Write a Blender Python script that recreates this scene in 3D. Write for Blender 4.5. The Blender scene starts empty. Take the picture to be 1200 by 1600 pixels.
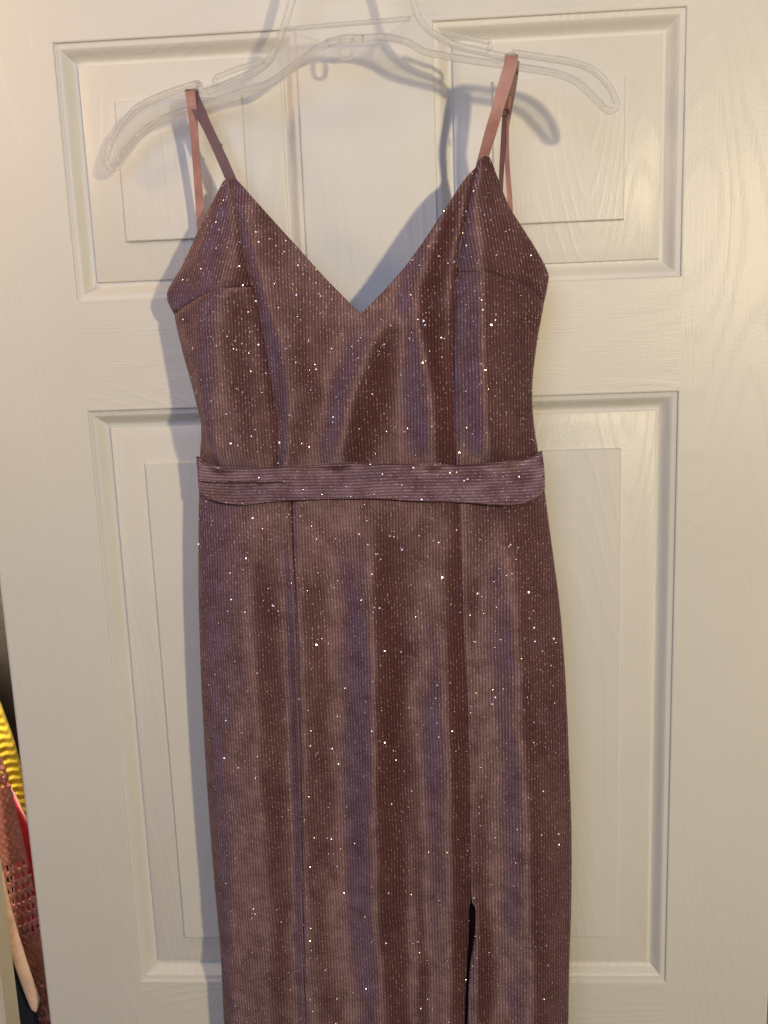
import bpy, bmesh, math, random
from mathutils import Vector, Matrix, noise
random.seed(7)

# ------------------------------------------------------------------ camera, world, lamps, exposure
Z0 = 1.91                                   # height of the upper panels' top edge above the floor
CAM = Vector((0.0445, -0.79195, Z0 - 0.29544))
RIGHT = Vector((0.99824281, 0.0471046, -0.03595057))
DOWN = Vector((-0.02751674, -0.16882308, -0.9852622))
FWD = Vector((-0.05247967, 0.98452015, -0.16723026))
FPX = 1320.52

sc = bpy.context.scene
C = sc.collection
cam = bpy.data.cameras.new('camera')
cam.sensor_fit = 'VERTICAL'
cam.sensor_height = 36.0
cam.lens = FPX / 1600 * 36.0
cam.clip_start = 0.02
cam.clip_end = 60
co = bpy.data.objects.new('camera', cam)
C.objects.link(co)
m3 = Matrix((RIGHT, -DOWN, -FWD)).transposed()
co.matrix_world = Matrix.Translation(CAM) @ m3.to_4x4()
sc.camera = co

wd = bpy.data.worlds.new('World')
sc.world = wd
wd.use_nodes = True
wd.node_tree.nodes['Background'].inputs[0].default_value = (0.76, 0.80, 1.0, 1)
wd.node_tree.nodes['Background'].inputs[1].default_value = 0.08


def lamp(name, kind, loc, energy, col, size, target=None, sy=None):
    l = bpy.data.lights.new(name, kind)
    l.energy = energy
    l.color = col
    if kind == 'AREA':
        l.size = size
        if sy:
            l.shape = 'RECTANGLE'
            l.size_y = sy
    else:
        l.shadow_soft_size = size
    o = bpy.data.objects.new(name, l)
    o.location = loc
    if target is not None:
        o.rotation_euler = (Vector(target) - Vector(loc)).to_track_quat('-Z', 'Y').to_euler()
    C.objects.link(o)
    return o


lamp('room_lamp', 'POINT', (0.97, -1.55, Z0 + 0.00), 78, (1.0, 0.81, 0.50), 0.040)
lamp('window_light', 'AREA', (-0.35, -1.75, Z0 + 0.45), 13.5, (0.68, 0.72, 1.0), 1.0, (0.0, 0, Z0 - 0.3), 1.0)
lamp('side_lamp', 'POINT', (-0.76, -0.31, Z0 + 0.16), 9.5, (1.0, 0.68, 0.36), 0.08)
lamp('closet_lamp', 'POINT', (-0.55, 0.060, Z0 - 0.28), 32.0, (1.0, 0.82, 0.62), 0.03)

sc.view_settings.view_transform = 'Standard'
sc.view_settings.look = 'None'
sc.view_settings.gamma = 1
sc.view_settings.exposure = 0.0


# ------------------------------------------------------------------ helpers
def ray(u, v):
    return RIGHT * ((u - 600) / FPX) + DOWN * ((v - 800) / FPX) + FWD


def at(u, v, d=0.0, k=0.0):
    """point seen at (u, v) of the photograph on the upright plane  y = -(d + k x)"""
    r = ray(u, v)
    t = (-(d + k * CAM.x) - CAM.y) / (r.y + k * r.x)
    return CAM + r * t


def mesh(name, vs, fs, mat, parent=None, smooth=True, uvs=None):
    me = bpy.data.meshes.new(name)
    me.from_pydata([tuple(v) for v in vs], [], fs)
    if uvs is not None:
        ul = me.uv_layers.new(name='UVMap')
        for lp in me.loops:
            ul.data[lp.index].uv = uvs[lp.vertex_index]
    me.polygons.foreach_set('use_smooth', [smooth] * len(me.polygons))
    me.materials.append(mat)
    o = bpy.data.objects.new(name, me)
    C.objects.link(o)
    if parent is not None:
        o.parent = parent
        o.matrix_parent_inverse = Matrix.Translation(-parent.location)
    return o


def thing(name, label, cat, loc=(0, 0, 0), group=None):
    o = bpy.data.objects.new(name, None)
    o.empty_display_size = 0.05
    o.location = loc
    C.objects.link(o)
    o['label'] = label
    o['category'] = cat
    if group:
        o['group'] = group
    return o


def tag(o, label, cat, group=None):
    o['label'] = label
    o['category'] = cat
    if group:
        o['group'] = group


def box(name, a, b, mat, parent=None, bev=0.0):
    bm = bmesh.new()
    bmesh.ops.create_cube(bm, size=1)
    for v in bm.verts:
        v.co = Vector([(a[i] + b[i]) / 2 + v.co[i] * (b[i] - a[i]) for i in range(3)])
    if bev:
        bmesh.ops.bevel(bm, geom=bm.edges[:], offset=bev, segments=2, affect='EDGES')
    me = bpy.data.meshes.new(name)
    bm.to_mesh(me)
    bm.free()
    me.materials.append(mat)
    o = bpy.data.objects.new(name, me)
    C.objects.link(o)
    if parent is not None:
        o.parent = parent
        o.matrix_parent_inverse = Matrix.Translation(-parent.location)
    return o


def interp(pts, x):
    """piecewise cubic (monotone-ish Catmull-Rom) through (x, y) pairs"""
    if x <= pts[0][0]:
        return pts[0][1]
    if x >= pts[-1][0]:
        return pts[-1][1]
    for i in range(len(pts) - 1):
        if x <= pts[i + 1][0]:
            break
    x0, y0 = pts[i]
    x1, y1 = pts[i + 1]
    h = x1 - x0
    m = (y1 - y0) / h
    ma = m if i == 0 else (y1 - pts[i - 1][1]) / (x1 - pts[i - 1][0])
    mb = m if i + 2 >= len(pts) else (pts[i + 2][1] - y0) / (pts[i + 2][0] - x0)
    t = (x - x0) / h
    return ((2 * t**3 - 3 * t**2 + 1) * y0 + (t**3 - 2 * t**2 + t) * h * ma
            + (-2 * t**3 + 3 * t**2) * y1 + (t**3 - t**2) * h * mb)


def chain(pts, n, smooth=True):
    """n+1 points evenly spread along a polyline of Vectors (Catmull-Rom smoothed)"""
    P = [Vector(p) for p in pts]
    if smooth and len(P) > 2:
        Q = []
        for i in range(len(P) - 1):
            p0 = P[max(i - 1, 0)]
            p1, p2 = P[i], P[i + 1]
            p3 = P[min(i + 2, len(P) - 1)]
            for j in range(10):
                t = j / 10
                Q.append(0.5 * ((2 * p1) + (p2 - p0) * t + (2 * p0 - 5 * p1 + 4 * p2 - p3) * t * t
                                + (3 * p1 - p0 - 3 * p2 + p3) * t**3))
        Q.append(P[-1])
        P = Q
    L = [0.0]
    for a, b in zip(P, P[1:]):
        L.append(L[-1] + (b - a).length)
    out = []
    j = 0
    for i in range(n + 1):
        s = L[-1] * i / n
        while j < len(L) - 2 and L[j + 1] < s:
            j += 1
        f = (s - L[j]) / max(L[j + 1] - L[j], 1e-9)
        out.append(P[j].lerp(P[j + 1], min(max(f, 0), 1)))
    return out


def grid_faces(nu, nv, off=0):
    w = nu + 1
    return [(off + j * w + i, off + j * w + i + 1, off + (j + 1) * w + i + 1, off + (j + 1) * w + i)
            for j in range(nv) for i in range(nu)]


# ------------------------------------------------------------------ materials
def newmat(name):
    m = bpy.data.materials.new(name)
    m.use_nodes = True
    nt = m.node_tree
    return m, nt, nt.nodes['Principled BSDF']


def N(nt, kind, **kw):
    n = nt.nodes.new(kind)
    for k, v in kw.items():
        setattr(n, k, v)
    return n


def setin(n, **kw):
    for k, v in kw.items():
        n.inputs[k.replace('_', ' ')].default_value = v


def paint(name, horiz=False, col=(0.72, 0.70, 0.63), rough=0.36, field=False):
    m, nt, b = newmat(name)
    L = nt.links.new
    tc = N(nt, 'ShaderNodeTexCoord')
    mp = N(nt, 'ShaderNodeMapping')
    L(tc.outputs['Object'], mp.inputs['Vector'])
    s = (900.0, 900.0, 22.0)
    if horiz:
        s = (22.0, 900.0, 900.0)
    mp.inputs['Scale'].default_value = s
    n1 = N(nt, 'ShaderNodeTexNoise')
    setin(n1, Scale=0.55, Detail=4.0, Roughness=0.6, Distortion=0.6)
    L(mp.outputs[0], n1.inputs['Vector'])
    # long cathedral grain pressed into the skin
    mp2 = N(nt, 'ShaderNodeMapping')
    L(tc.outputs['Object'], mp2.inputs['Vector'])
    mp2.inputs['Scale'].default_value = (1.6, 9.0, 9.0) if horiz else (9.0, 9.0, 1.6)
    n2 = N(nt, 'ShaderNodeTexNoise')
    setin(n2, Scale=1.0, Detail=1.5, Roughness=0.4)
    L(mp2.outputs[0], n2.inputs['Vector'])
    mul = N(nt, 'ShaderNodeMath', operation='MULTIPLY')
    mul.inputs[1].default_value = 26.0
    L(n2.outputs['Fac'], mul.inputs[0])
    sn = N(nt, 'ShaderNodeMath', operation='SINE')
    m6 = N(nt, 'ShaderNodeMath', operation='MULTIPLY')
    m6.inputs[1].default_value = 6.28
    L(mul.outputs[0], m6.inputs[0])
    L(m6.outputs[0], sn.inputs[0])
    mr = N(nt, 'ShaderNodeMapRange')
    setin(mr, From_Min=0.2, From_Max=1.0, To_Min=0.0, To_Max=1.0)
    L(sn.outputs[0], mr.inputs['Value'])
    gr = N(nt, 'ShaderNodeMath', operation='MULTIPLY')
    L(mr.outputs[0], gr.inputs[0])
    L(n1.outputs['Fac'], gr.inputs[1])
    # faint roller texture
    n3 = N(nt, 'ShaderNodeTexNoise')
    setin(n3, Scale=420.0, Detail=2.0, Roughness=0.5)
    L(tc.outputs['Object'], n3.inputs['Vector'])
    a1 = N(nt, 'ShaderNodeMath', operation='MULTIPLY_ADD')
    a1.inputs[1].default_value = 0.55
    L(n1.outputs['Fac'], a1.inputs[0])
    L(gr.outputs[0], a1.inputs[2])
    a2 = N(nt, 'ShaderNodeMath', operation='MULTIPLY_ADD')
    a2.inputs[1].default_value = 0.55
    L(n3.outputs['Fac'], a2.inputs[0])
    L(a1.outputs[0], a2.inputs[2])
    bp = N(nt, 'ShaderNodeBump')
    setin(bp, Strength=0.42, Distance=0.0006)
    L(a2.outputs[0], bp.inputs['Height'])
    L(bp.outputs[0], b.inputs['Normal'])
    # slight handling marks
    n4 = N(nt, 'ShaderNodeTexNoise')
    setin(n4, Scale=5.0, Detail=5.0, Roughness=0.6)
    L(tc.outputs['Object'], n4.inputs['Vector'])
    cr = N(nt, 'ShaderNodeValToRGB')
    cr.color_ramp.elements[0].position = 0.3
    cr.color_ramp.elements[0].color = (col[0] * 0.95, col[1] * 0.945, col[2] * 0.93, 1)
    cr.color_ramp.elements[1].position = 0.7
    cr.color_ramp.elements[1].color = (*col, 1)
    L(n4.outputs['Fac'], cr.inputs[0])
    L(cr.outputs[0], b.inputs['Base Color'])
    r1 = N(nt, 'ShaderNodeMapRange')
    setin(r1, To_Min=rough - 0.06, To_Max=rough + 0.10)
    L(n4.outputs['Fac'], r1.inputs['Value'])
    L(r1.outputs[0], b.inputs['Roughness'])
    b.inputs['Specular IOR Level'].default_value = 0.4
    return m


M_PV = paint('door_paint_upright_grain')
M_PH = paint('door_paint_level_grain', True)
M_PF = paint('door_paint_panel')
M_JAMB = paint('jamb_paint', False, (0.66, 0.63, 0.54), 0.45)


def plain(name, col, rough=0.7, sheen=0.0, bump=None, spec=0.3):
    m, nt, b = newmat(name)
    L = nt.links.new
    tc = N(nt, 'ShaderNodeTexCoord')
    n = N(nt, 'ShaderNodeTexNoise')
    setin(n, Scale=60.0, Detail=5.0, Roughness=0.65)
    L(tc.outputs['Object'], n.inputs['Vector'])
    cr = N(nt, 'ShaderNodeValToRGB')
    cr.color_ramp.elements[0].position = 0.32
    cr.color_ramp.elements[0].color = (*[c * 0.72 for c in col], 1)
    cr.color_ramp.elements[1].position = 0.68
    cr.color_ramp.elements[1].color = (*[min(1, c * 1.12) for c in col], 1)
    L(n.outputs['Fac'], cr.inputs[0])
    L(cr.outputs[0], b.inputs['Base Color'])
    setin(b, Roughness=rough, Sheen_Weight=sheen)
    b.inputs['Specular IOR Level'].default_value = spec
    n2 = N(nt, 'ShaderNodeTexNoise')
    setin(n2, Scale=(bump or 900.0), Detail=3.0)
    L(tc.outputs['Object'], n2.inputs['Vector'])
    bp = N(nt, 'ShaderNodeBump')
    setin(bp, Strength=0.35, Distance=0.0008)
    L(n2.outputs['Fac'], bp.inputs['Height'])
    L(bp.outputs[0], b.inputs['Normal'])
    return m


def velvet(name, lean_dir=(1.0, 0.0, 0.45)):
    """ribbed stretch velvet with a lurex thread in every rib; UV in metres, ribs run along V"""
    m, nt, b = newmat(name)
    L = nt.links.new
    uv = N(nt, 'ShaderNodeUVMap')
    sep = N(nt, 'ShaderNodeSeparateXYZ')
    L(uv.outputs[0], sep.inputs[0])
    # slight waviness of the ribs
    nw = N(nt, 'ShaderNodeTexNoise')
    setin(nw, Scale=14.0, Detail=1.0)
    L(uv.outputs[0], nw.inputs['Vector'])
    wob = N(nt, 'ShaderNodeMath', operation='MULTIPLY_ADD')
    wob.inputs[1].default_value = 0.004
    L(nw.outputs['Fac'], wob.inputs[0])
    L(sep.outputs[0], wob.inputs[2])
    fr = N(nt, 'ShaderNodeMath', operation='MULTIPLY')
    fr.inputs[1].default_value = 2 * math.pi / 0.0027
    L(wob.outputs[0], fr.inputs[0])
    rib = N(nt, 'ShaderNodeMath', operation='COSINE')
    L(fr.outputs[0], rib.inputs[0])
    rib01 = N(nt, 'ShaderNodeMapRange')
    setin(rib01, From_Min=-1, From_Max=1)
    L(rib.outputs[0], rib01.inputs['Value'])
    # brushed pile: cloudy patches and long strokes along the ribs
    mp = N(nt, 'ShaderNodeMapping')
    mp.inputs['Scale'].default_value = (26.0, 9.0, 1.0)
    L(uv.outputs[0], mp.inputs['Vector'])
    n1 = N(nt, 'ShaderNodeTexNoise')
    setin(n1, Scale=1.0, Detail=5.0, Roughness=0.62, Distortion=0.5)
    L(mp.outputs[0], n1.inputs['Vector'])
    n2 = N(nt, 'ShaderNodeTexNoise')
    setin(n2, Scale=900.0, Detail=2.0, Roughness=0.7)
    L(uv.outputs[0], n2.inputs['Vector'])
    mix = N(nt, 'ShaderNodeMath', operation='MULTIPLY_ADD')
    mix.inputs[1].default_value = 0.35
    L(n2.outputs['Fac'], mix.inputs[0])
    L(n1.outputs['Fac'], mix.inputs[2])
    cr = N(nt, 'ShaderNodeValToRGB')
    e = cr.color_ramp.elements
    e[0].position = 0.46
    e[0].color = (0.060, 0.019, 0.017, 1)
    e[1].position = 0.86
    e[1].color = (0.100, 0.038, 0.033, 1)
    L(mix.outputs[0], cr.inputs[0])
    # cloth colour goes darker in the furrows between the ribs
    fur = N(nt, 'ShaderNodeMix', data_type='RGBA', blend_type='MULTIPLY')
    fur.inputs[0].default_value = 1.0
    fc = N(nt, 'ShaderNodeMapRange')
    setin(fc, To_Min=0.62, To_Max=1.12)
    L(rib01.outputs[0], fc.inputs['Value'])
    L(cr.outputs[0], fur.inputs[6])
    L(fc.outputs[0], fur.inputs[7])
    # lurex dashes
    thr = N(nt, 'ShaderNodeMapRange')
    setin(thr, From_Min=0.80, From_Max=0.97)
    L(rib01.outputs[0], thr.inputs['Value'])
    mp3 = N(nt, 'ShaderNodeMapping')
    mp3.inputs['Scale'].default_value = (1 / 0.0027, 420.0, 1.0)
    L(uv.outputs[0], mp3.inputs['Vector'])
    n3 = N(nt, 'ShaderNodeTexNoise')
    setin(n3, Scale=1.0, Detail=1.0)
    L(mp3.outputs[0], n3.inputs['Vector'])
    ds = N(nt, 'ShaderNodeMapRange')
    setin(ds, From_Min=0.58, From_Max=0.70)
    L(n3.outputs['Fac'], ds.inputs['Value'])
    lx = N(nt, 'ShaderNodeMath', operation='MULTIPLY')
    L(thr.outputs[0], lx.inputs[0])
    L(ds.outputs[0], lx.inputs[1])
    fin = N(nt, 'ShaderNodeMix', data_type='RGBA')
    L(lx.outputs[0], fin.inputs[0])
    L(fur.outputs[2], fin.inputs[6])
    fin.inputs[7].default_value = (0.55, 0.36, 0.32, 1)
    hb = N(nt, 'ShaderNodeMath', operation='MULTIPLY_ADD')
    hb.inputs[1].default_value = 0.5
    L(n2.outputs['Fac'], hb.inputs[0])
    L(rib01.outputs[0], hb.inputs[2])
    bp = N(nt, 'ShaderNodeBump')
    setin(bp, Strength=0.40, Distance=0.0006)
    L(hb.outputs[0], bp.inputs['Height'])
    L(fin.outputs[2], b.inputs['Base Color'])
    lm = N(nt, 'ShaderNodeMath', operation='MULTIPLY')
    lm.inputs[1].default_value = 0.5
    L(lx.outputs[0], lm.inputs[0])
    L(lm.outputs[0], b.inputs['Metallic'])
    b.inputs['Roughness'].default_value = 0.7
    b.inputs['Specular IOR Level'].default_value = 0.1
    b.inputs['Sheen Weight'].default_value = 0.10
    b.inputs['Sheen Roughness'].default_value = 0.45
    b.inputs['Sheen Tint'].default_value = (0.95, 0.78, 0.80, 1)
    L(bp.outputs[0], b.inputs['Normal'])
    # the pile leans over to one side and a little down, more where it has been brushed
    lean = N(nt, 'ShaderNodeMapRange')
    setin(lean, From_Min=0.36, From_Max=0.64, To_Min=LEAN[0], To_Max=LEAN[1])
    L(n1.outputs['Fac'], lean.inputs['Value'])
    dirv = N(nt, 'ShaderNodeVectorMath', operation='SCALE')
    dirv.inputs[0].default_value = lean_dir
    L(lean.outputs[0], dirv.inputs['Scale'])
    add = N(nt, 'ShaderNodeVectorMath', operation='ADD')
    bp2 = N(nt, 'ShaderNodeBump')
    setin(bp2, Strength=0.10, Distance=0.0006)
    L(hb.outputs[0], bp2.inputs['Height'])
    L(bp2.outputs[0], add.inputs[0])
    L(dirv.outputs[0], add.inputs[1])
    nrm = N(nt, 'ShaderNodeVectorMath', operation='NORMALIZE')
    L(add.outputs[0], nrm.inputs[0])
    gl = N(nt, 'ShaderNodeBsdfAnisotropic')
    # fuzzy pile: fine grain and cloudy brushing in how much the fibres throw back
    n5 = N(nt, 'ShaderNodeTexNoise')
    setin(n5, Scale=55.0, Detail=6.0, Roughness=0.72)
    L(uv.outputs[0], n5.inputs['Vector'])
    fz = N(nt, 'ShaderNodeMath', operation='MULTIPLY')
    L(n2.outputs['Fac'], fz.inputs[0])
    L(n5.outputs['Fac'], fz.inputs[1])
    fr2 = N(nt, 'ShaderNodeMapRange')
    setin(fr2, From_Min=0.13, From_Max=0.37, To_Min=0.35, To_Max=1.55)
    L(fz.outputs[0], fr2.inputs['Value'])
    fr3 = N(nt, 'ShaderNodeMath', operation='MULTIPLY')
    L(fr2.outputs[0], fr3.inputs[0])
    L(fc.outputs[0], fr3.inputs[1])
    pc = N(nt, 'ShaderNodeVectorMath', operation='SCALE')
    pc.inputs[0].default_value = PILE[:3]
    L(fr3.outputs[0], pc.inputs['Scale'])
    L(pc.outputs[0], gl.inputs['Color'])
    gl.inputs['Roughness'].default_value = PILE_R
    L(nrm.outputs[0], gl.inputs['Normal'])
    gl.inputs['Anisotropy'].default_value = 0.50
    tg = N(nt, 'ShaderNodeTangent', direction_type='UV_MAP')
    tg.uv_map = 'UVMap'
    L(tg.outputs[0], gl.inputs['Tangent'])
    gl.inputs['Rotation'].default_value = ANROT
    ad = N(nt, 'ShaderNodeAddShader')
    L(b.outputs[0], ad.inputs[0])
    L(gl.outputs[0], ad.inputs[1])
    L(ad.outputs[0], nt.nodes['Material Output'].inputs['Surface'])
    return m


LEAN, PILE, PILE_R, ANROT = (0.62, 0.42), (0.158, 0.120, 0.152, 1), 0.69, 0.0
M_VEL = velvet('ribbed_glitter_velvet')
M_BAND = velvet('ribbed_glitter_velvet_level', (0.45, 0.0, 0.80))     # the band is cut across the cloth
M_STRAP = plain('satin_strap', (0.15, 0.068, 0.068), 0.42, 0.3, 1500, 0.5)
M_SATIN = plain('satin_strap_inside', (0.46, 0.23, 0.19), 0.45, 0.3, 1500, 0.5)
M_LINING = plain('lining_jersey', (0.10, 0.035, 0.035), 0.85, 0.1)

M_FLAKE, _nt, _b = newmat('glitter_foil')
setin(_b, Base_Color=(0.96, 0.88, 0.86, 1), Metallic=1.0, Roughness=0.30)


def clear_plastic(name, body, haze):
    m = bpy.data.materials.new(name)
    m.use_nodes = True
    nt = m.node_tree
    L = nt.links.new
    b = nt.nodes['Principled BSDF']
    setin(b, Base_Color=(0.97, 0.96, 0.94, 1), Roughness=0.10, IOR=1.30, Transmission_Weight=1.0)
    tr = N(nt, 'ShaderNodeBsdfTransparent')
    tr.inputs[0].default_value = (0.96, 0.96, 0.96, 1)
    mx = N(nt, 'ShaderNodeMixShader')
    mx.inputs[0].default_value = body
    tl = N(nt, 'ShaderNodeBsdfDiffuse')
    tl.inputs[0].default_value = (0.85, 0.83, 0.80, 1)
    mh = N(nt, 'ShaderNodeMixShader')
    mh.inputs[0].default_value = haze
    tc = N(nt, 'ShaderNodeTexCoord')
    n = N(nt, 'ShaderNodeTexNoise')
    setin(n, Scale=90.0, Detail=3.0)
    L(tc.outputs['Object'], n.inputs['Vector'])
    bp = N(nt, 'ShaderNodeBump')
    setin(bp, Strength=0.3, Distance=0.0008)
    L(n.outputs['Fac'], bp.inputs['Height'])
    L(bp.outputs[0], b.inputs['Normal'])
    L(tr.outputs[0], mx.inputs[1])
    L(b.outputs[0], mx.inputs[2])
    L(mx.outputs[0], mh.inputs[1])
    L(tl.outputs[0], mh.inputs[2])
    L(mh.outputs[0], nt.nodes['Material Output'].inputs['Surface'])
    return m


M_CLEAR = clear_plastic('clear_plastic', 0.36, 0.10)
M_WEB = clear_plastic('clear_plastic_web', 0.10, 0.09)
M_STEEL = plain('hook_steel', (0.6, 0.6, 0.6), 0.3)
M_STEEL.node_tree.nodes['Principled BSDF'].inputs['Metallic'].default_value = 1.0

# ------------------------------------------------------------------ the door
A, Bm = 0.27696, 0.05841                   # outer and inner edges of the panel openings
ZT = Z0
ZB = Z0 - 0.22461
ZM = ZB - 0.09976
ZN = ZM - 0.60777
ZP = ZN - 0.145
ZQ = 0.24
DW, TOP, FLOOR, TH = 0.381, Z0 + 0.118, 0.0, 0.035

door = thing('panel_door', 'white six panel moulded door with pressed wood grain behind the dress', 'door', (0, 0, 0))


def slab(name, x0, x1, z0, z1, mat, e=(0, 0, 0, 0)):
    """a member of the door face; e = rounded arris on left, right, bottom, top"""
    r = 0.0025
    bm = bmesh.new()
    bmesh.ops.create_cube(bm, size=1)
    for v in bm.verts:
        v.co = Vector((x0 if v.co.x < 0 else x1, 0.0 if v.co.y < 0 else TH, z0 if v.co.z < 0 else z1))
    ed = []
    for d in bm.edges:
        a, b2 = d.verts[0].co, d.verts[1].co
        if abs(a.y) < 1e-6 and abs(b2.y) < 1e-6:
            if (e[0] and abs(a.x - x0) < 1e-6 and abs(b2.x - x0) < 1e-6) or (e[1] and abs(a.x - x1) < 1e-6 and abs(b2.x - x1) < 1e-6) \
               or (e[2] and abs(a.z - z0) < 1e-6 and abs(b2.z - z0) < 1e-6) or (e[3] and abs(a.z - z1) < 1e-6 and abs(b2.z - z1) < 1e-6):
                ed.append(d)
    if ed:
        bmesh.ops.bevel(bm, geom=ed, offset=r, segments=4, affect='EDGES')
    me = bpy.data.meshes.new(name)
    bm.to_mesh(me)
    bm.free()
    me.materials.append(mat)
    o = bpy.data.objects.new(name, me)
    C.objects.link(o)
    o.parent = door
    return o


slab('stile', -DW, -A, FLOOR + 0.01, TOP, M_PV, (1, 0, 0, 0))
slab('stile', A, DW, FLOOR + 0.01, TOP, M_PV, (0, 1, 0, 0))
for z0, z1 in ((ZT, TOP), (ZM, ZB), (ZP, ZN), (FLOOR + 0.01, ZQ)):
    slab('rail', -A, A, z0, z1, M_PH)
for z0, z1 in ((ZB, ZT), (ZN, ZM), (ZQ, ZP)):
    slab('mullion', -Bm, Bm, z0, z1, M_PV)

PROF_M = [(0.0, 0.0), (0.0010, 0.0004), (0.0016, 0.0020), (0.0030, 0.0026), (0.0050, 0.0028), (0.0064, 0.0036), (0.0085, 0.0060),
          (0.0110, 0.0092), (0.0135, 0.0114), (0.0155, 0.0122), (0.0175, 0.0122)]
PROF_P = [(0.0175, 0.0122), (0.0179, 0.0108), (0.0183, 0.0100), (0.0192, 0.0096), (0.0300, 0.0073), (0.0420, 0.0049), (0.0515, 0.0031),
          (0.0519, 0.0026), (0.0522, 0.0010), (0.0530, 0.0004), (0.0545, 0.0003)]


def ring_mesh(name, x0, x1, z0, z1, prof, mat, parent, fill):
    vs, fs = [], []
    for ins, dep in prof:
        vs += [(x0 + ins, dep, z0 + ins), (x1 - ins, dep, z0 + ins), (x1 - ins, dep, z1 - ins), (x0 + ins, dep, z1 - ins)]
    for k in range(len(prof) - 1):
        for i in range(4):
            j = (i + 1) % 4
            fs.append((4 * k + i, 4 * k + j, 4 * k + 4 + j, 4 * k + 4 + i))
    if fill:
        q = 4 * (len(prof) - 1)
        fs.append((q, q + 1, q + 2, q + 3))
    o = mesh(name, vs, fs, mat, parent, True)
    md = o.modifiers.new('es', 'EDGE_SPLIT')
    md.split_angle = math.radians(28)
    return o


for sx in (-1, 1):
    for z0, z1 in ((ZB, ZT), (ZN, ZM), (ZQ, ZP)):
        x0, x1 = (-A, -Bm) if sx < 0 else (Bm, A)
        pn = ring_mesh('raised_panel', x0, x1, z0, z1, PROF_P, M_PF, door, True)
        ring_mesh('moulding', x0, x1, z0, z1, PROF_M, M_PV, pn, False)

# ------------------------------------------------------------------ the frame and closet beside the door
JX = at(33, 1600, -0.030).x
frame = thing('door_frame', 'cream painted door frame post left of the door', 'door frame', (-0.45, 0, 0))
box('jamb', (JX - 0.020, 0.0, 0), (JX, 0.030, TOP + 0.02), M_JAMB, frame, 0.0015)
box('casing', (JX - 0.085, -0.014, 0), (JX - 0.0225, 0.0, TOP + 0.08), M_JAMB, frame, 0.003)
box('jamb', (DW + 0.004, 0.004, 0), (DW + 0.024, 0.06, TOP + 0.02), M_JAMB, frame, 0.0015)
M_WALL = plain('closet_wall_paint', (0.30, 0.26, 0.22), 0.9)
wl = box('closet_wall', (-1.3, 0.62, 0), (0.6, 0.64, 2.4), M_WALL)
wl['kind'] = 'structure'
M_RW = paint('room_wall_paint', False, (0.60, 0.58, 0.52), 0.7)
for x0, x1 in ((-1.6, JX - 0.024), (DW + 0.028, 1.6)):
    w = box('wall', (x0, 0.003, 0), (x1, 0.022, 2.4), M_RW)
    w['kind'] = 'structure'
fl = box('floor', (-1.6, -2.2, -0.05), (1.6, 0.66, 0.0), plain('carpet', (0.36, 0.31, 0.26), 0.95, 0.2, 400))
fl['kind'] = 'structure'

# ------------------------------------------------------------------ the dress
D0, KD = 0.041, 0.058                      # the side seams of the dress lie on  y = -(D0 + KD x)


def dp(u, v):
    p = at(u, v, D0, KD)
    return Vector((p.x, 0, p.z))


def zpath(pts):
    q = [dp(u, v) for u, v in pts]
    return sorted([(p.z, p.x) for p in q])


def zval(pairs):
    return sorted([(dp(570, v).z, a) for v, a in pairs])


SIDE_L = [(352, 268), (345, 290), (312, 355), (285, 415), (262, 455), (262, 470), (272, 492), (283, 540), (303, 615), (314, 660), (313, 712),
          (311, 770), (310, 900), (312, 1000), (316, 1100), (325, 1250), (335, 1380), (344, 1480), (350, 1600)]
SIDE_R = [(752, 236), (765, 245), (790, 310), (800, 330), (835, 385), (856, 425), (856, 440), (850, 475), (840, 530), (832, 600), (834, 660), (842, 712),
          (851, 770), (862, 850), (875, 950), (883, 1050), (889, 1180), (893, 1300), (893, 1400), (890, 1500), (888, 1600)]
ZL, ZR = zpath(SIDE_L), zpath(SIDE_R)
HEM = 0.34


class Table:
    def __init__(s, pairs, n=700):
        s.z0, s.z1, s.n = HEM - 0.02, Z0 + 0.02, n
        s.t = [interp(pairs, s.z0 + (s.z1 - s.z0) * i / n) for i in range(n + 1)]

    def __call__(s, z):
        f = min(max((z - s.z0) / (s.z1 - s.z0) * s.n, 0), s.n - 1e-6)
        i = int(f)
        return s.t[i] + (s.t[i + 1] - s.t[i]) * (f - i)


xl, xr = Table(ZL), Table(ZR)
bulge_amp = Table(zval([(240, 0.006), (330, 0.012), (450, 0.022), (600, 0.026), (740, 0.024), (950, 0.019), (1300, 0.018), (1700, 0.018)]))
calm = Table(zval([(240, 1), (660, 1), (700, 0.85), (728, 0.18), (770, 0.15), (800, 0.45), (850, 0.85), (930, 1), (1700, 1)]))
PX = 0.00057
# every fold: crest path, widths left/right of the crest in px, height in mm along it
RIDGES = []


def ridge(path, sl, sr, amp):
    RIDGES.append((Table(zpath(path)), sl * PX, sr * PX, Table(zval([(v, a * 0.0016) for v, a in amp]))))


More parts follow.
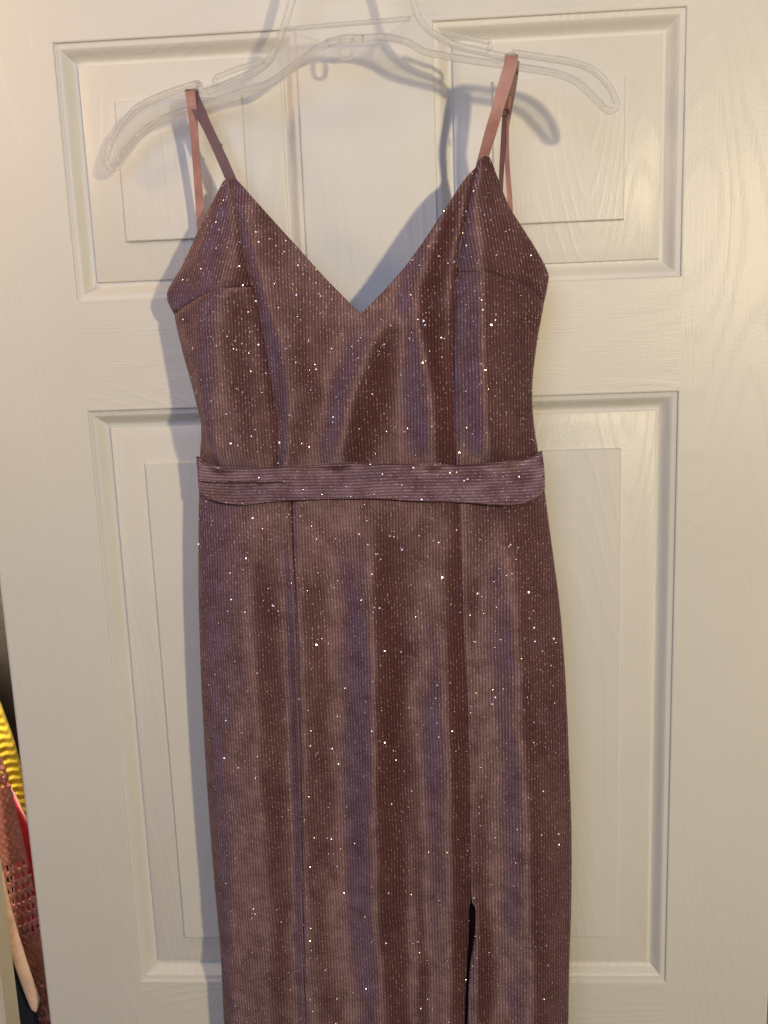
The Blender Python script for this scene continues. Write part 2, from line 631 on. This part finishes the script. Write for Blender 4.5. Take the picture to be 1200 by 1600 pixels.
# skirt
ridge([(392, 800), (400, 1000), (416, 1300), (424, 1600)], 125, 34, [(760, 0), (830, 3), (1000, 6.5), (1300, 6.5), (1600, 5)])
ridge([(462, 840), (471, 1000), (478, 1300), (482, 1600)], 11, 38, [(780, 0), (840, 2.2), (1000, 5.0), (1300, 4.6), (1600, 2.5)])
ridge([(580, 800), (588, 1000), (592, 1300), (604, 1600)], 38, 30, [(770, 0), (830, 5), (1000, 11), (1300, 12), (1600, 8)])
ridge([(696, 800), (698, 1000), (706, 1300), (702, 1600)], 34, 18, [(770, 0), (900, 4), (1100, 8), (1300, 7), (1600, 4)])
ridge([(800, 820), (810, 1000), (826, 1300), (834, 1600)], 38, 44, [(770, 0), (860, 6), (1000, 10), (1300, 11), (1600, 9)])
ridge([(741, 1400), (746, 1450), (744, 1600)], 10, 12, [(1385, 0), (1440, 3), (1600, 4)])
ridge([(350, 1100), (362, 1300), (372, 1600)], 26, 24, [(1000, 0), (1200, 2.0), (1600, 3)])
ridge([(640, 1000), (648, 1300), (655, 1600)], 16, 14, [(1150, 0), (1350, 1.6), (1600, 2.5)])
# bodice
ridge([(352, 320), (352, 450), (345, 560), (382, 720)], 44, 44, [(270, 0), (330, 3), (450, 7), (560, 8), (720, 7), (740, 0)])
ridge([(388, 320), (432, 480), (462, 600), (462, 720)], 18, 44, [(270, 0), (330, 4), (480, 5), (600, 6), (720, 5), (740, 0)])
ridge([(612, 480), (596, 520), (566, 600), (536, 720)], 34, 30, [(480, 0), (520, 4), (600, 8), (720, 8), (740, 0)])
ridge([(706, 300), (668, 420), (655, 480), (672, 600), (682, 720)], 28, 20, [(260, 0), (330, 4), (480, 5), (600, 7), (720, 8), (740, 0)])
ridge([(748, 300), (752, 450), (756, 600), (766, 720)], 30, 38, [(260, 0), (330, 5), (450, 8), (600, 10), (720, 9), (740, 0)])
ridge([(330, 600), (335, 660), (352, 720)], 12, 18, [(560, 0), (640, 4), (720, 5), (740, 0)])


ZWAIST = dp(570, 745).z


def height(x, z):
    a, b = xl(z), xr(z)
    w = b - a
    wl = min(0.085 if z > ZWAIST else 0.150, 0.47 * w)
    wr = min(0.070, 0.45 * w)
    tl = min(max((x - a) / wl, 0), 1)
    tr = min(max((b - x) / wr, 0), 1)
    fl = math.sqrt(max(0, 1 - (1 - tl) ** 2.2))
    fr = math.sqrt(max(0, 1 - (1 - tr) ** 2.2))
    h = bulge_amp(z) * fl * fr
    edge = min(1, min(x - a, b - x) / 0.012)
    edge = max(edge, 0)
    f = 0
    for xc, sl, sr, am in RIDGES:
        g = am(z)
        if g > 1e-5:
            dx = x - xc(z)
            s = sl if dx < 0 else sr
            q = (dx / s) ** 2
            if q < 9:
                f += g * math.exp(-q)
    f += 0.0022 * noise.noise((x * 22, 1.7, z * 7)) + 0.0009 * noise.noise((x * 60, 5.1, z * 30))
    return h + f * calm(z) * edge


def place(x, z, h):
    return Vector((x, -(D0 + KD * x) - h, z))


def coons(T, Bo, Lf, Rt, nu, nv):
    out = []
    for j in range(nv + 1):
        t = j / nv
        for i in range(nu + 1):
            s = i / nu
            p = (T[i] * (1 - t) + Bo[i] * t + Lf[j] * (1 - s) + Rt[j] * s
                 - (T[0] * (1 - s) * (1 - t) + T[-1] * s * (1 - t) + Bo[0] * (1 - s) * t + Bo[-1] * s * t))
            out.append(p)
    return out


FRONT = []          # (vertices, faces) that carry glitter


def panel(name, top, bottom, left, right, parent, pinch='', extra=0.0, shear=0.0, du=0.0017, dv=0.0028, hfun=None, mat=None,
          flip_uv=False, sm_top=True, thick=0.0012, glitter=True, lift=None, pz=0.0022):
    T0 = [Vector(p) if len(p) == 3 else dp(*p) for p in top]
    B0 = [Vector(p) if len(p) == 3 else dp(*p) for p in bottom]
    L0 = [Vector(p) if len(p) == 3 else dp(*p) for p in left]
    R0 = [Vector(p) if len(p) == 3 else dp(*p) for p in right]

    def ln(P):
        return sum((b - a).length for a, b in zip(P, P[1:]))
    nu = max(6, int(max(ln(T0), ln(B0)) / du))
    nv = max(6, int(max(ln(L0), ln(R0)) / dv))
    if nu % 2:
        nu += 1
    if sm_top:
        T = chain(T0, nu)
    else:                                   # a top edge with a sharp point in the middle
        k = len(T0) // 2
        T = chain(T0[:k + 1], nu // 2) + chain(T0[k:], nu // 2)[1:]
    Bo, Lf, Rt = chain(B0, nu), chain(L0, nv), chain(R0, nv)
    P = coons(T, Bo, Lf, Rt, nu, nv)
    hf = hfun or height
    V, UV = [], []
    w = nu + 1
    for j in range(nv + 1):
        for i in range(nu + 1):
            p = P[j * w + i]
            h = hf(p.x, p.z) + extra
            for e in pinch:
                q = {'t': P[i], 'b': P[nv * w + i], 'l': P[j * w], 'r': P[j * w + nu]}[e]
                dd = (p - q).length
                h -= pz * math.exp(-(dd / 0.0030) ** 2)
            if lift:
                h += lift(i / nu, j / nv, p)
            V.append(place(p.x, p.z, h))
            a, b = p.x + shear * p.z, p.z
            UV.append((b, a) if flip_uv else (a, b))
    F = grid_faces(nu, nv)
    # faces should look towards the room (-y)
    a, b, c = V[F[0][0]], V[F[0][1]], V[F[0][2]]
    if (b - a).cross(c - a).y > 0:
        F = [f[::-1] for f in F]
    o = mesh(name, V, F, mat or M_VEL, parent, True, UV)
    so = o.modifiers.new('cloth', 'SOLIDIFY')
    so.thickness = thick
    so.offset = -1
    if glitter:
        FRONT.append((V, F))
    return o


dress = thing('evening_dress', 'mauve ribbed velvet glitter dress with deep V neck hanging on the door', 'dress', (-0.01, -0.05, HEM))

PL = [(358, 280), (385, 390), (410, 480), (430, 590), (440, 660), (442, 748)]        # princess seams
PR = [(746, 262), (725, 350), (712, 430), (707, 560), (708, 660), (711, 748)]
BL = [(272, 492), (311, 473), (355, 457), (402, 452)]                                # bust seams
BR = [(712, 430), (768, 434), (817, 448), (850, 475)]
NECK = [(358, 280), (372, 283), (420, 336), (470, 391), (520, 446), (567, 493), (610, 449), (650, 400), (690, 340), (725, 285), (746, 262)]

panel('bodice_front', NECK, [(442, 748), (568, 748), (711, 748)], PL, PR, dress, 'lr', sm_top=False)
panel('bodice_side_top', [(345, 290), (351, 282), (358, 280)], BL, [(345, 290), (312, 355), (285, 415), (263, 455), (263, 472), (272, 492)],
      [(358, 280), (385, 390), (402, 452)], dress, 'rb', shear=-0.25)
panel('bodice_side', BL, [(312, 748), (380, 748), (442, 748)], [(272, 492), (283, 540), (303, 615), (314, 660), (312, 748)],
      [(402, 452), (410, 480), (430, 590), (440, 660), (442, 748)], dress, 'rt')
panel('bodice_side_top', [(746, 262), (755, 246), (765, 245)], BR, [(746, 262), (725, 350), (712, 430)],
      [(765, 245), (790, 310), (800, 330), (835, 385), (856, 425), (856, 445), (850, 475)], dress, 'lb', shear=0.15)
panel('bodice_side', BR, [(711, 748), (780, 748), (847, 748)], [(712, 430), (707, 560), (708, 660), (711, 748)],
      [(850, 475), (840, 530), (832, 600), (834, 660), (847, 748)], dress, 'lt')


def band_h(x, z):
    return height(x, z) + 0.0046 + 0.0030 * noise.noise((x * 24, 3.3, z * 30)) + 0.0010 * noise.noise((x * 70, 8.3, z * 90))


wb = panel('waistband', [(309, 712), (335, 724), (385, 727), (480, 722), (568, 718), (700, 721), (800, 716), (846, 704)],
           [(311, 764), (340, 778), (390, 783), (450, 776), (560, 772), (650, 776), (715, 778), (790, 783), (830, 775), (851, 760)],
           [(309, 712), (310, 738), (311, 764)], [(846, 704), (849, 730), (851, 760)], dress, '', hfun=band_h, flip_uv=True, du=0.002, dv=0.0014, thick=0.0022, mat=M_BAND)


def low(u, z=HEM):
    return Vector((u, 0, z))


def xat(u):
    return dp(u, 1600).x


def tail(u0, u1):
    """from the lower picture edge straight down to the hem"""
    p = dp(u0, 1600)
    q = low(xat(u1))
    return [p.lerp(q, f) for f in (0.05, 0.12, 0.22, 0.36, 0.52, 0.68, 0.84, 1.0)]


SEAM_L = [(461, 765), (464, 840), (471, 1000), (475, 1150), (478, 1350), (482, 1600), *tail(482, 484)]
SEAM_C = [(715, 765), (718, 850), (722, 950), (729, 1100), (733, 1300), (734, 1385), (732, 1400), (731, 1440), (729, 1475), (727, 1530), (725, 1600), *tail(725, 719)]
SEAM_R = [(715, 765), (718, 850), (722, 950), (729, 1100), (733, 1300), (735, 1385), (741, 1402), (739, 1440), (733, 1480), (730, 1530), (728, 1600), *tail(728, 724)]
panel('skirt_front_side', [(311, 765), (380, 765), (461, 765)], [low(xat(362)), low(xat(484))],
      [(311, 765), (310, 900), (312, 1000), (316, 1100), (325, 1250), (335, 1380), (344, 1480), (350, 1600), *tail(350, 362)], SEAM_L, dress, 'r', pz=0.0010)
panel('skirt_front', [(461, 765), (580, 765), (715, 765)], [low(xat(484)), low(xat(716))], SEAM_L, SEAM_C, dress, 'lr', pz=0.0012)
panel('skirt_front_side', [(715, 765), (780, 765), (851, 765)], [low(xat(724)), low(xat(880))], SEAM_R,
      [(851, 765), (862, 850), (875, 950), (883, 1050), (889, 1180), (893, 1300), (893, 1400), (890, 1500), (888, 1600), *tail(888, 880)], dress, 'l', pz=0.0012,
      lift=lambda s, t, p: 0.005 * math.exp(-(s / 0.10) ** 2) * min(1, max(0, (dp(730, 1385).z - p.z) / 0.06)))


def back_h(x, z):
    a, b = xl(z), xr(z)
    s = min(max((x - a) / (b - a), 0), 1)
    return -0.014 * math.sqrt(max(0, 1 - (2 * s - 1) ** 2)) - 0.001


panel('skirt_back', [(313, 765), (580, 765), (849, 765)], [low(xat(362)), low(xat(880))],
      [(313, 765), (312, 900), (314, 1000), (318, 1100), (327, 1250), (337, 1380), (346, 1480), (352, 1600), *tail(352, 362)],
      [(849, 765), (860, 850), (873, 950), (881, 1050), (887, 1180), (891, 1300), (891, 1400), (888, 1500), (886, 1600), *tail(886, 880)],
      dress, '', hfun=back_h, du=0.006, dv=0.010, glitter=False, mat=M_LINING)
panel('bodice_back', [(276, 500), (400, 560), (568, 590), (720, 560), (846, 485)], [(314, 748), (568, 748), (845, 748)],
      [(276, 500), (285, 540), (305, 615), (316, 660), (314, 748)], [(846, 485), (838, 530), (831, 600), (833, 660), (845, 748)],
      dress, '', hfun=back_h, du=0.006, dv=0.010, glitter=False, mat=M_LINING)

# glitter flakes, thousands of them: one part
rnd = random.Random(3)
tri, cum, tot = [], [], 0.0
for V, F in FRONT:
    for f in F:
        a, b, c, d = (V[i] for i in f)
        if a.z < Z0 - 1.02:
            continue
        ar = (b - a).cross(d - a).length
        tot += ar
        tri.append((a, b, d))
        cum.append(tot)
import bisect
gv, gf = [], []
for k in range(6500):
    a, b, d = tri[min(bisect.bisect(cum, rnd.random() * tot), len(tri) - 1)]
    s, t = rnd.random(), rnd.random()
    nrm = (b - a).cross(d - a).normalized()
    p = a + (b - a) * s + (d - a) * t + nrm * 0.0006
    tl = Vector((rnd.gauss(0, 0.42), rnd.gauss(0, 0.42), rnd.gauss(0, 0.42)))
    n2 = (nrm + tl).normalized()
    e1 = n2.orthogonal().normalized()
    e2 = n2.cross(e1)
    r = 0.00030 + 0.00040 * rnd.random() ** 4
    if rnd.random() < 0.06:
        r += 0.0003
    o0 = len(gv)
    for q in range(6):
        an = q * math.pi / 3
        gv.append(p + e1 * (r * math.cos(an)) + e2 * (r * math.sin(an)))
    gf.append(tuple(range(o0, o0 + 6)))
gl = mesh('glitter', gv, gf, M_FLAKE, dress, False)
gl['kind'] = 'stuff'


def ribbon(name, pts, widths, mat, parent, thick=0.0010, n=60, wdir=Vector((1, 0, 0)), twist=None):
    """a flat strap along 3D points; widths at each point; twist in degrees about the path"""
    P = chain(pts, n)
    vs, fs = [], []
    for i in range(n + 1):
        t = i / n
        tan = (P[min(i + 1, n)] - P[max(i - 1, 0)]).normalized()
        side = (wdir - tan * wdir.dot(tan)).normalized()
        if twist:
            side = Matrix.Rotation(math.radians(interp(twist, t)), 3, tan) @ side
        nr = tan.cross(side).normalized()
        w = interp([(k / (len(widths) - 1), x) for k, x in enumerate(widths)], t) / 2
        for a, b in ((-1, -1), (-1, 1), (1, 1), (1, -1)):
            vs.append(P[i] + side * (a * w) + nr * (b * thick / 2))
    for i in range(n):
        for k in range(4):
            l = (k + 1) % 4
            fs.append((4 * i + k, 4 * i + l, 4 * i + 4 + l, 4 * i + 4 + k))
    fs.append((3, 2, 1, 0))
    fs.append(tuple(4 * n + k for k in range(4)))
    bm = bmesh.new()
    bv = [bm.verts.new(v) for v in vs]
    for f in fs:
        bm.faces.new([bv[i] for i in f])
    bmesh.ops.recalc_face_normals(bm, faces=bm.faces[:])
    me = bpy.data.meshes.new(name)
    bm.to_mesh(me)
    bm.free()
    me.materials.append(mat)
    o = bpy.data.objects.new(name, me)
    C.objects.link(o)
    o.parent = parent
    o.matrix_parent_inverse = Matrix.Translation(-parent.location if parent.parent is None else Vector((0, 0, 0)))
    return o


DH, KH = 0.044, 0.130                      # plane of the coat hanger


def hp(u, v, off=0.0):
    return at(u, v, DH + off, KH)


def dpp(u, v, off):
    return at(u, v, D0 + off, KD)


# left strap: up from the cup, over the hanger, down behind to the back of the dress
st = ribbon('strap', [dpp(368, 302, -0.003), dpp(360, 278, 0.000), hp(336, 224, 0.007), hp(315, 180, 0.007), hp(304, 158, 0.0065), hp(300, 144, 0.004),
                      hp(300, 140, -0.001), hp(299, 146, -0.005)],
            [0.0092, 0.0090, 0.0088, 0.0085, 0.0085, 0.0105, 0.011, 0.011], M_STRAP, dress)
ribbon('strap_back', [hp(297, 143, 0.0055), hp(299, 160, 0.0085), hp(303, 200, 0.004), hp(309, 280, -0.004), hp(314, 352, -0.008), dpp(322, 500, -0.012)],
       [0.0085, 0.0070, 0.0072, 0.0074, 0.0056, 0.005], M_SATIN, st, twist=[(0, 0), (0.3, 8), (1, 12)])
sr_ = ribbon('strap', [dpp(750, 266, -0.003), dpp(756, 243, 0.002), hp(773, 185, 0.006), hp(789, 130, 0.0065), hp(797, 104, 0.006), hp(799, 90, 0.004),
                       hp(799, 86, -0.001), hp(799, 92, -0.005)],
             [0.0085, 0.0088, 0.0095, 0.0095, 0.0098, 0.0105, 0.0105, 0.0105], M_SATIN, dress)
ribbon('strap_back', [hp(802, 95, -0.003), hp(799, 130, -0.005), hp(791, 185, -0.008), hp(786, 235, -0.010), hp(783, 290, -0.014), dpp(782, 420, -0.012)],
       [0.010, 0.0085, 0.0060, 0.0048, 0.0035, 0.004], M_STRAP, sr_, twist=[(0, 0), (0.3, -35), (0.7, -55), (1, -50)])
ribbon('strap_tail', [hp(796, 150, -0.006), hp(792, 205, -0.010), hp(793, 262, -0.016), hp(797, 318, -0.022), dpp(800, 400, -0.016)],
       [0.003, 0.0035, 0.0040, 0.0042, 0.004], M_SATIN, sr_, twist=[(0, 20), (1, 20)])


def slider(u, v, off, ang, parent):
    c = hp(u, v, off)
    vs, fs = [], []
    n = 20
    for i in range(n):
        a = 2 * math.pi * i / n
        ca, sa = math.cos(a), math.sin(a)
        ex = lambda q: math.copysign(abs(q) ** 0.6, q)
        for k in range(6):
            b = 2 * math.pi * k / 6
            rr = 1 + 0.16 * math.cos(b)
            vs.append(c + Matrix.Rotation(ang, 3, 'Y') @ Vector((0.0047 * ex(ca) * rr, 0.0009 * math.sin(b), 0.0024 * ex(sa) * rr)))
    for i in range(n):
        for k in range(6):
            i2, k2 = (i + 1) % n, (k + 1) % 6
            fs.append((6 * i + k, 6 * i2 + k, 6 * i2 + k2, 6 * i + k2))
    o = mesh('slider', vs, fs, M_STRAP, None)
    o.parent = parent


slider(338, 226, 0.0066, math.radians(24), st)
slider(788, 176, -0.004, math.radians(-8), sr_)

# ------------------------------------------------------------------ the coat hanger
hang = thing('coat_hanger', 'clear plastic coat hanger with drooping arm ends and strap notches', 'hanger', hp(540, 60))


def sweep(vs, fs, path, a, b, n=48, k=10, closed=False, smooth=True):
    """add a rounded bar along path: a = half width in the hanger's plane, b = half depth"""
    P = chain(path, n, smooth)
    dn = Vector((-KH, -1, 0)).normalized()
    o0 = len(vs)
    for i in range(n + 1):
        tan = (P[min(i + 1, n)] - P[max(i - 1, 0)]).normalized()
        s = tan.cross(dn).normalized()
        for q in range(k):
            an = 2 * math.pi * q / k
            vs.append(P[i] + s * (a * math.copysign(abs(math.cos(an)) ** 0.7, math.cos(an))) + dn * (b * math.copysign(abs(math.sin(an)) ** 0.7, math.sin(an))))
    for i in range(n):
        for q in range(k):
            r = (q + 1) % k
            fs.append((o0 + i * k + q, o0 + i * k + r, o0 + (i + 1) * k + r, o0 + (i + 1) * k + q))
    fs.append(tuple(o0 + q for q in range(k))[::-1])
    fs.append(tuple(o0 + n * k + q for q in range(k)))


WEBF = []


def web(vs, fs, pa, pb, t, n=40):
    f0 = len(fs)
    A_, B_ = chain(pa, n), chain(pb, n)
    dn = Vector((-KH, -1, 0)).normalized()
    o0 = len(vs)
    for i in range(n + 1):
        vs += [A_[i] + dn * t, B_[i] + dn * t, B_[i] - dn * t, A_[i] - dn * t]
    for i in range(n):
        for q in range(4):
            r = (q + 1) % 4
            fs.append((o0 + 4 * i + q, o0 + 4 * i + r, o0 + 4 * i + 4 + r, o0 + 4 * i + 4 + q))
    fs.append((o0 + 3, o0 + 2, o0 + 1, o0))
    fs.append(tuple(o0 + 4 * n + q for q in range(4)))
    WEBF.append((f0, len(fs)))


def hmesh(name, vs, fs, parent):
    bm = bmesh.new()
    bv = [bm.verts.new(v) for v in vs]
    for k, f in enumerate(fs):
        fa = bm.faces.new([bv[i] for i in f])
        fa.material_index = 1 if any(a <= k < b for a, b in WEBF) else 0
    WEBF.clear()
    bmesh.ops.recalc_face_normals(bm, faces=bm.faces[:])
    me = bpy.data.meshes.new(name)
    bm.to_mesh(me)
    bm.free()
    for p in me.polygons:
        p.use_smooth = True
    me.materials.append(M_CLEAR)
    me.materials.append(M_WEB)
    o = bpy.data.objects.new(name, me)
    C.objects.link(o)
    o.parent = parent
    o.matrix_parent_inverse = Matrix.Translation(-hang.location)
    md = o.modifiers.new('es', 'EDGE_SPLIT')
    md.split_angle = math.radians(50)
    return o


H = lambda L: [hp(u, v) for u, v in L]
# left arm
vs, fs = [], []
top_o = [(312, 130), (270, 143), (222, 164), (195, 190), (177, 222), (168, 250)]
bot_o = [(340, 157), (300, 169), (255, 186), (224, 206), (202, 232), (184, 258)]
sweep(vs, fs, H(top_o + [(168, 259), (173, 264), (180, 263)] + bot_o[::-1] + [(380, 143), (420, 130), (452, 108), (490, 80), (515, 66)]), 0.0026, 0.0038, 130)
web(vs, fs, H(top_o), H(bot_o), 0.0008)
hmesh('arm', vs, fs, hang)
vs, fs = [], []
sweep(vs, fs, H([(312, 130), (314, 141), (322, 143), (350, 133), (385, 118), (405, 108), (425, 88), (440, 52), (452, 15), (462, -20), (480, -75), (520, -120)]), 0.0026, 0.0038, 90)
sweep(vs, fs, H([(414, 95), (370, 108), (337, 121)]), 0.0018, 0.0024, 16)
sweep(vs, fs, H([(337, 121), (335, 129), (340, 135)]), 0.0018, 0.0024, 8)
web(vs, fs, H([(322, 143), (385, 118), (425, 88), (445, 50)]), H([(335, 158), (395, 138), (452, 108), (500, 62)]), 0.0008)
hmesh('strap_notch', vs, fs, hang)
# right arm
vs, fs = [], []
top_o = [(800, 83), (850, 90), (905, 100), (935, 116), (955, 140), (963, 160)]
bot_o = [(790, 102), (860, 113), (898, 126), (922, 146), (938, 163), (943, 168)]
sweep(vs, fs, H(top_o + [(963, 168), (956, 173), (947, 171)] + bot_o[::-1] + [(740, 95), (697, 88), (662, 80), (636, 66), (600, 58), (565, 60)]), 0.0026, 0.0038, 130)
web(vs, fs, H(top_o), H(bot_o), 0.0008)
hmesh('arm', vs, fs, hang)
vs, fs = [], []
sweep(vs, fs, H([(800, 83), (798, 88), (785, 88), (745, 79), (715, 72), (690, 60), (668, 45), (652, 22), (640, -15), (622, -70), (580, -120)]), 0.0026, 0.0038, 90)
sweep(vs, fs, H([(690, 48), (725, 58), (765, 66)]), 0.0018, 0.0024, 16)
sweep(vs, fs, H([(765, 66), (766, 74), (760, 79)]), 0.0018, 0.0024, 8)
web(vs, fs, H([(790, 89), (715, 72), (668, 45), (648, 20)]), H([(780, 100), (697, 88), (650, 74), (600, 58)]), 0.0008)
hmesh('strap_notch', vs, fs, hang)
# crossbar with the little loop below it
vs, fs = [], []
sweep(vs, fs, H([(444, 46), (500, 41), (570, 35), (642, 29)]), 0.0016, 0.0028, 30)
sweep(vs, fs, H([(512, 67), (540, 60), (568, 60)]), 0.0026, 0.0038, 16)
web(vs, fs, H([(448, 47), (540, 38), (640, 31)]), H([(500, 68), (540, 62), (630, 64)]), 0.0008)
hmesh('crossbar', vs, fs, hang)
vs, fs = [], []
sweep(vs, fs, H([(531, 62), (530, 78), (533, 88), (541, 92), (549, 88), (552, 78), (551, 60)]), 0.0015, 0.0020, 40)
hmesh('hanging_loop', vs, fs, hang)
# neck head and hook, above the picture
vs, fs = [], []
sweep(vs, fs, H([(518, -118), (550, -128), (582, -118)]), 0.0035, 0.0035, 16)
hmesh('neck', vs, fs, hang)
vs, fs = [], []
c = hp(552, -122)
ex = Vector((1, -KH, 0)).normalized()
pts = [c, c + Vector((0, 0, 0.025))] + [c + Vector((0, 0, 0.045)) + ex * (0.020 * math.sin(t)) + Vector((0, 0, -0.020 * math.cos(t)))
                                       for t in [math.radians(a) for a in range(20, 260, 20)]]
sweep(vs, fs, pts, 0.0015, 0.0015, 60)
hk = hmesh('hook', vs, fs, hang)
hk.data.materials[0] = M_STEEL

# ------------------------------------------------------------------ clothes seen through the gap


def garment(name, label, cat, left, right, y, mat, thick=0.5, n=60, k=20, disp=None, kind=None):
    Lp = chain([at(u, v, -y) for u, v in left], n)
    Rp = chain([at(u, v, -y) for u, v in right], n)
    vs, fs = [], []
    for i in range(n + 1):
        c = (Lp[i] + Rp[i]) / 2
        h = (Rp[i] - Lp[i]) / 2
        nr = Vector((0.35, -1, 0)).normalized()
        th = min(h.length * thick, 0.018)
        for q in range(k):
            a = 2 * math.pi * q / k
            g = 1.0 + (disp(i, q, n, k) if disp else 0)
            vs.append(c + h * math.cos(a) + nr * (th * math.sin(a) * g))
    for i in range(n):
        for q in range(k):
            r = (q + 1) % k
            fs.append((i * k + q, i * k + r, (i + 1) * k + r, (i + 1) * k + q))
    fs.append(tuple(range(k))[::-1])
    fs.append(tuple(n * k + q for q in range(k)))
    o = mesh(name, vs, fs, mat, None, True)
    tag(o, label, cat, 'clothes hanging in the closet behind the door')
    return o


garment('black_coat', 'dark brown black coat hanging behind the yellow knit in the gap', 'coat',
        [(-220, 700), (-200, 960), (-180, 1200), (-160, 1400)], [(40, 700), (60, 960), (80, 1200), (100, 1400)], 0.24,
        plain('black_wool', (0.022, 0.017, 0.016), 0.8, 0.2))
garment('yellow_sweater', 'bright yellow chunky knit sweater in the gap beside the door', 'sweater',
        [(-170, 900), (-120, 1040), (-80, 1140), (-50, 1230), (-20, 1330)], [(-60, 900), (-20, 1040), (10, 1122), (30, 1185), (60, 1330)], 0.15,
        plain('yellow_wool', (0.85, 0.66, 0.05), 0.75, 0.3), 0.4, 170, 56,
        disp=lambda i, q, n, k: 0.055 * math.sin(i * 1.25 + 0.9 * math.sin(q * 1.12)) + 0.03 * math.sin(q * 1.12))
garment('red_top', 'plain red garment, a sliver between yellow knit and pink openwork', 'top',
        [(10, 1222), (14, 1270), (18, 1340), (24, 1440)], [(44, 1288), (60, 1330), (70, 1380), (80, 1460)], 0.12,
        plain('red_jersey', (0.62, 0.02, 0.04), 0.7, 0.2), 0.3)
garment('navy_trousers', 'navy blue garment at the bottom of the gap, behind the peach sleeve', 'garment',
        [(-60, 1380), (-50, 1500), (-40, 1600), (-30, 1760)], [(16, 1440), (42, 1535), (62, 1600), (80, 1760)], 0.065,
        plain('navy_twill', (0.012, 0.018, 0.045), 0.8, 0.1), 0.15)
pch = garment('peach_sleeve', 'smooth pale peach sleeve tapering down the gap by the frame', 'sleeve',
              [(-40, 1240), (-16, 1330), (2, 1420), (18, 1492), (34, 1540), (48, 1575), (54, 1581)],
              [(-14, 1240), (0, 1338), (20, 1426), (42, 1500), (57, 1545), (62, 1562), (57, 1581)], 0.045,
              plain('peach_jersey', (0.90, 0.62, 0.47), 0.7, 0.2), 0.5)

# dusty pink openwork knit: a curved sheet with real holes
nu, nv, y = 64, 260, 0.095
Lp = chain([at(u, v, -y) for u, v in [(-110, 1060), (-70, 1180), (-30, 1340), (0, 1440), (24, 1600), (40, 1760)]], nv)
Rp = chain([at(u, v, -y) for u, v in [(-50, 1040), (-4, 1168), (12, 1210), (25, 1263), (40, 1330), (64, 1440), (98, 1600), (130, 1760)]], nv)
vs, fs, fs2 = [], [], []
for j in range(nv + 1):
    for i in range(nu + 1):
        s = i / nu
        p = Lp[j].lerp(Rp[j], s)
        p = p + Vector((noise.noise((i * 0.45, j * 0.45, 2.0)), 0, noise.noise((i * 0.45, j * 0.45, 9.0)))) * 0.0008
        vs.append(p + Vector((0, -0.012 * math.sin(math.pi * s) + 0.0006 * math.sin(j * 1.3) * math.sin(i * 0.9), 0)))
w = nu + 1


def row_v(j):
    p = Rp[j] - CAM
    return 800 + FPX * p.dot(DOWN) / p.dot(FWD)


for j in range(nv):
    v = row_v(j)
    lace = 1190 < v < 1222 or 1330 < v < 1448 or 1512 < v < 1760
    for i in range(nu):
        if lace:
            a = j % 6
            b = (i + (3 if (j // 6) % 2 else 0)) % 6
            if a in (1, 2, 3) and b in (1, 2, 3) and not (a != 2 and b == 3 and i % 4 == 0):
                continue
        fs.append((j * w + i, j * w + i + 1, (j + 1) * w + i + 1, (j + 1) * w + i))
M_PINK = plain('pink_knit', (0.50, 0.20, 0.17), 0.8, 0.3, 700)
pk = mesh('openwork_sweater', vs, fs, M_PINK, None, True)
tag(pk, 'dusty pink openwork knit sweater with bands of holes in the gap', 'sweater', 'clothes hanging in the closet behind the door')
so = pk.modifiers.new('knit', 'SOLIDIFY')
so.thickness = 0.0016
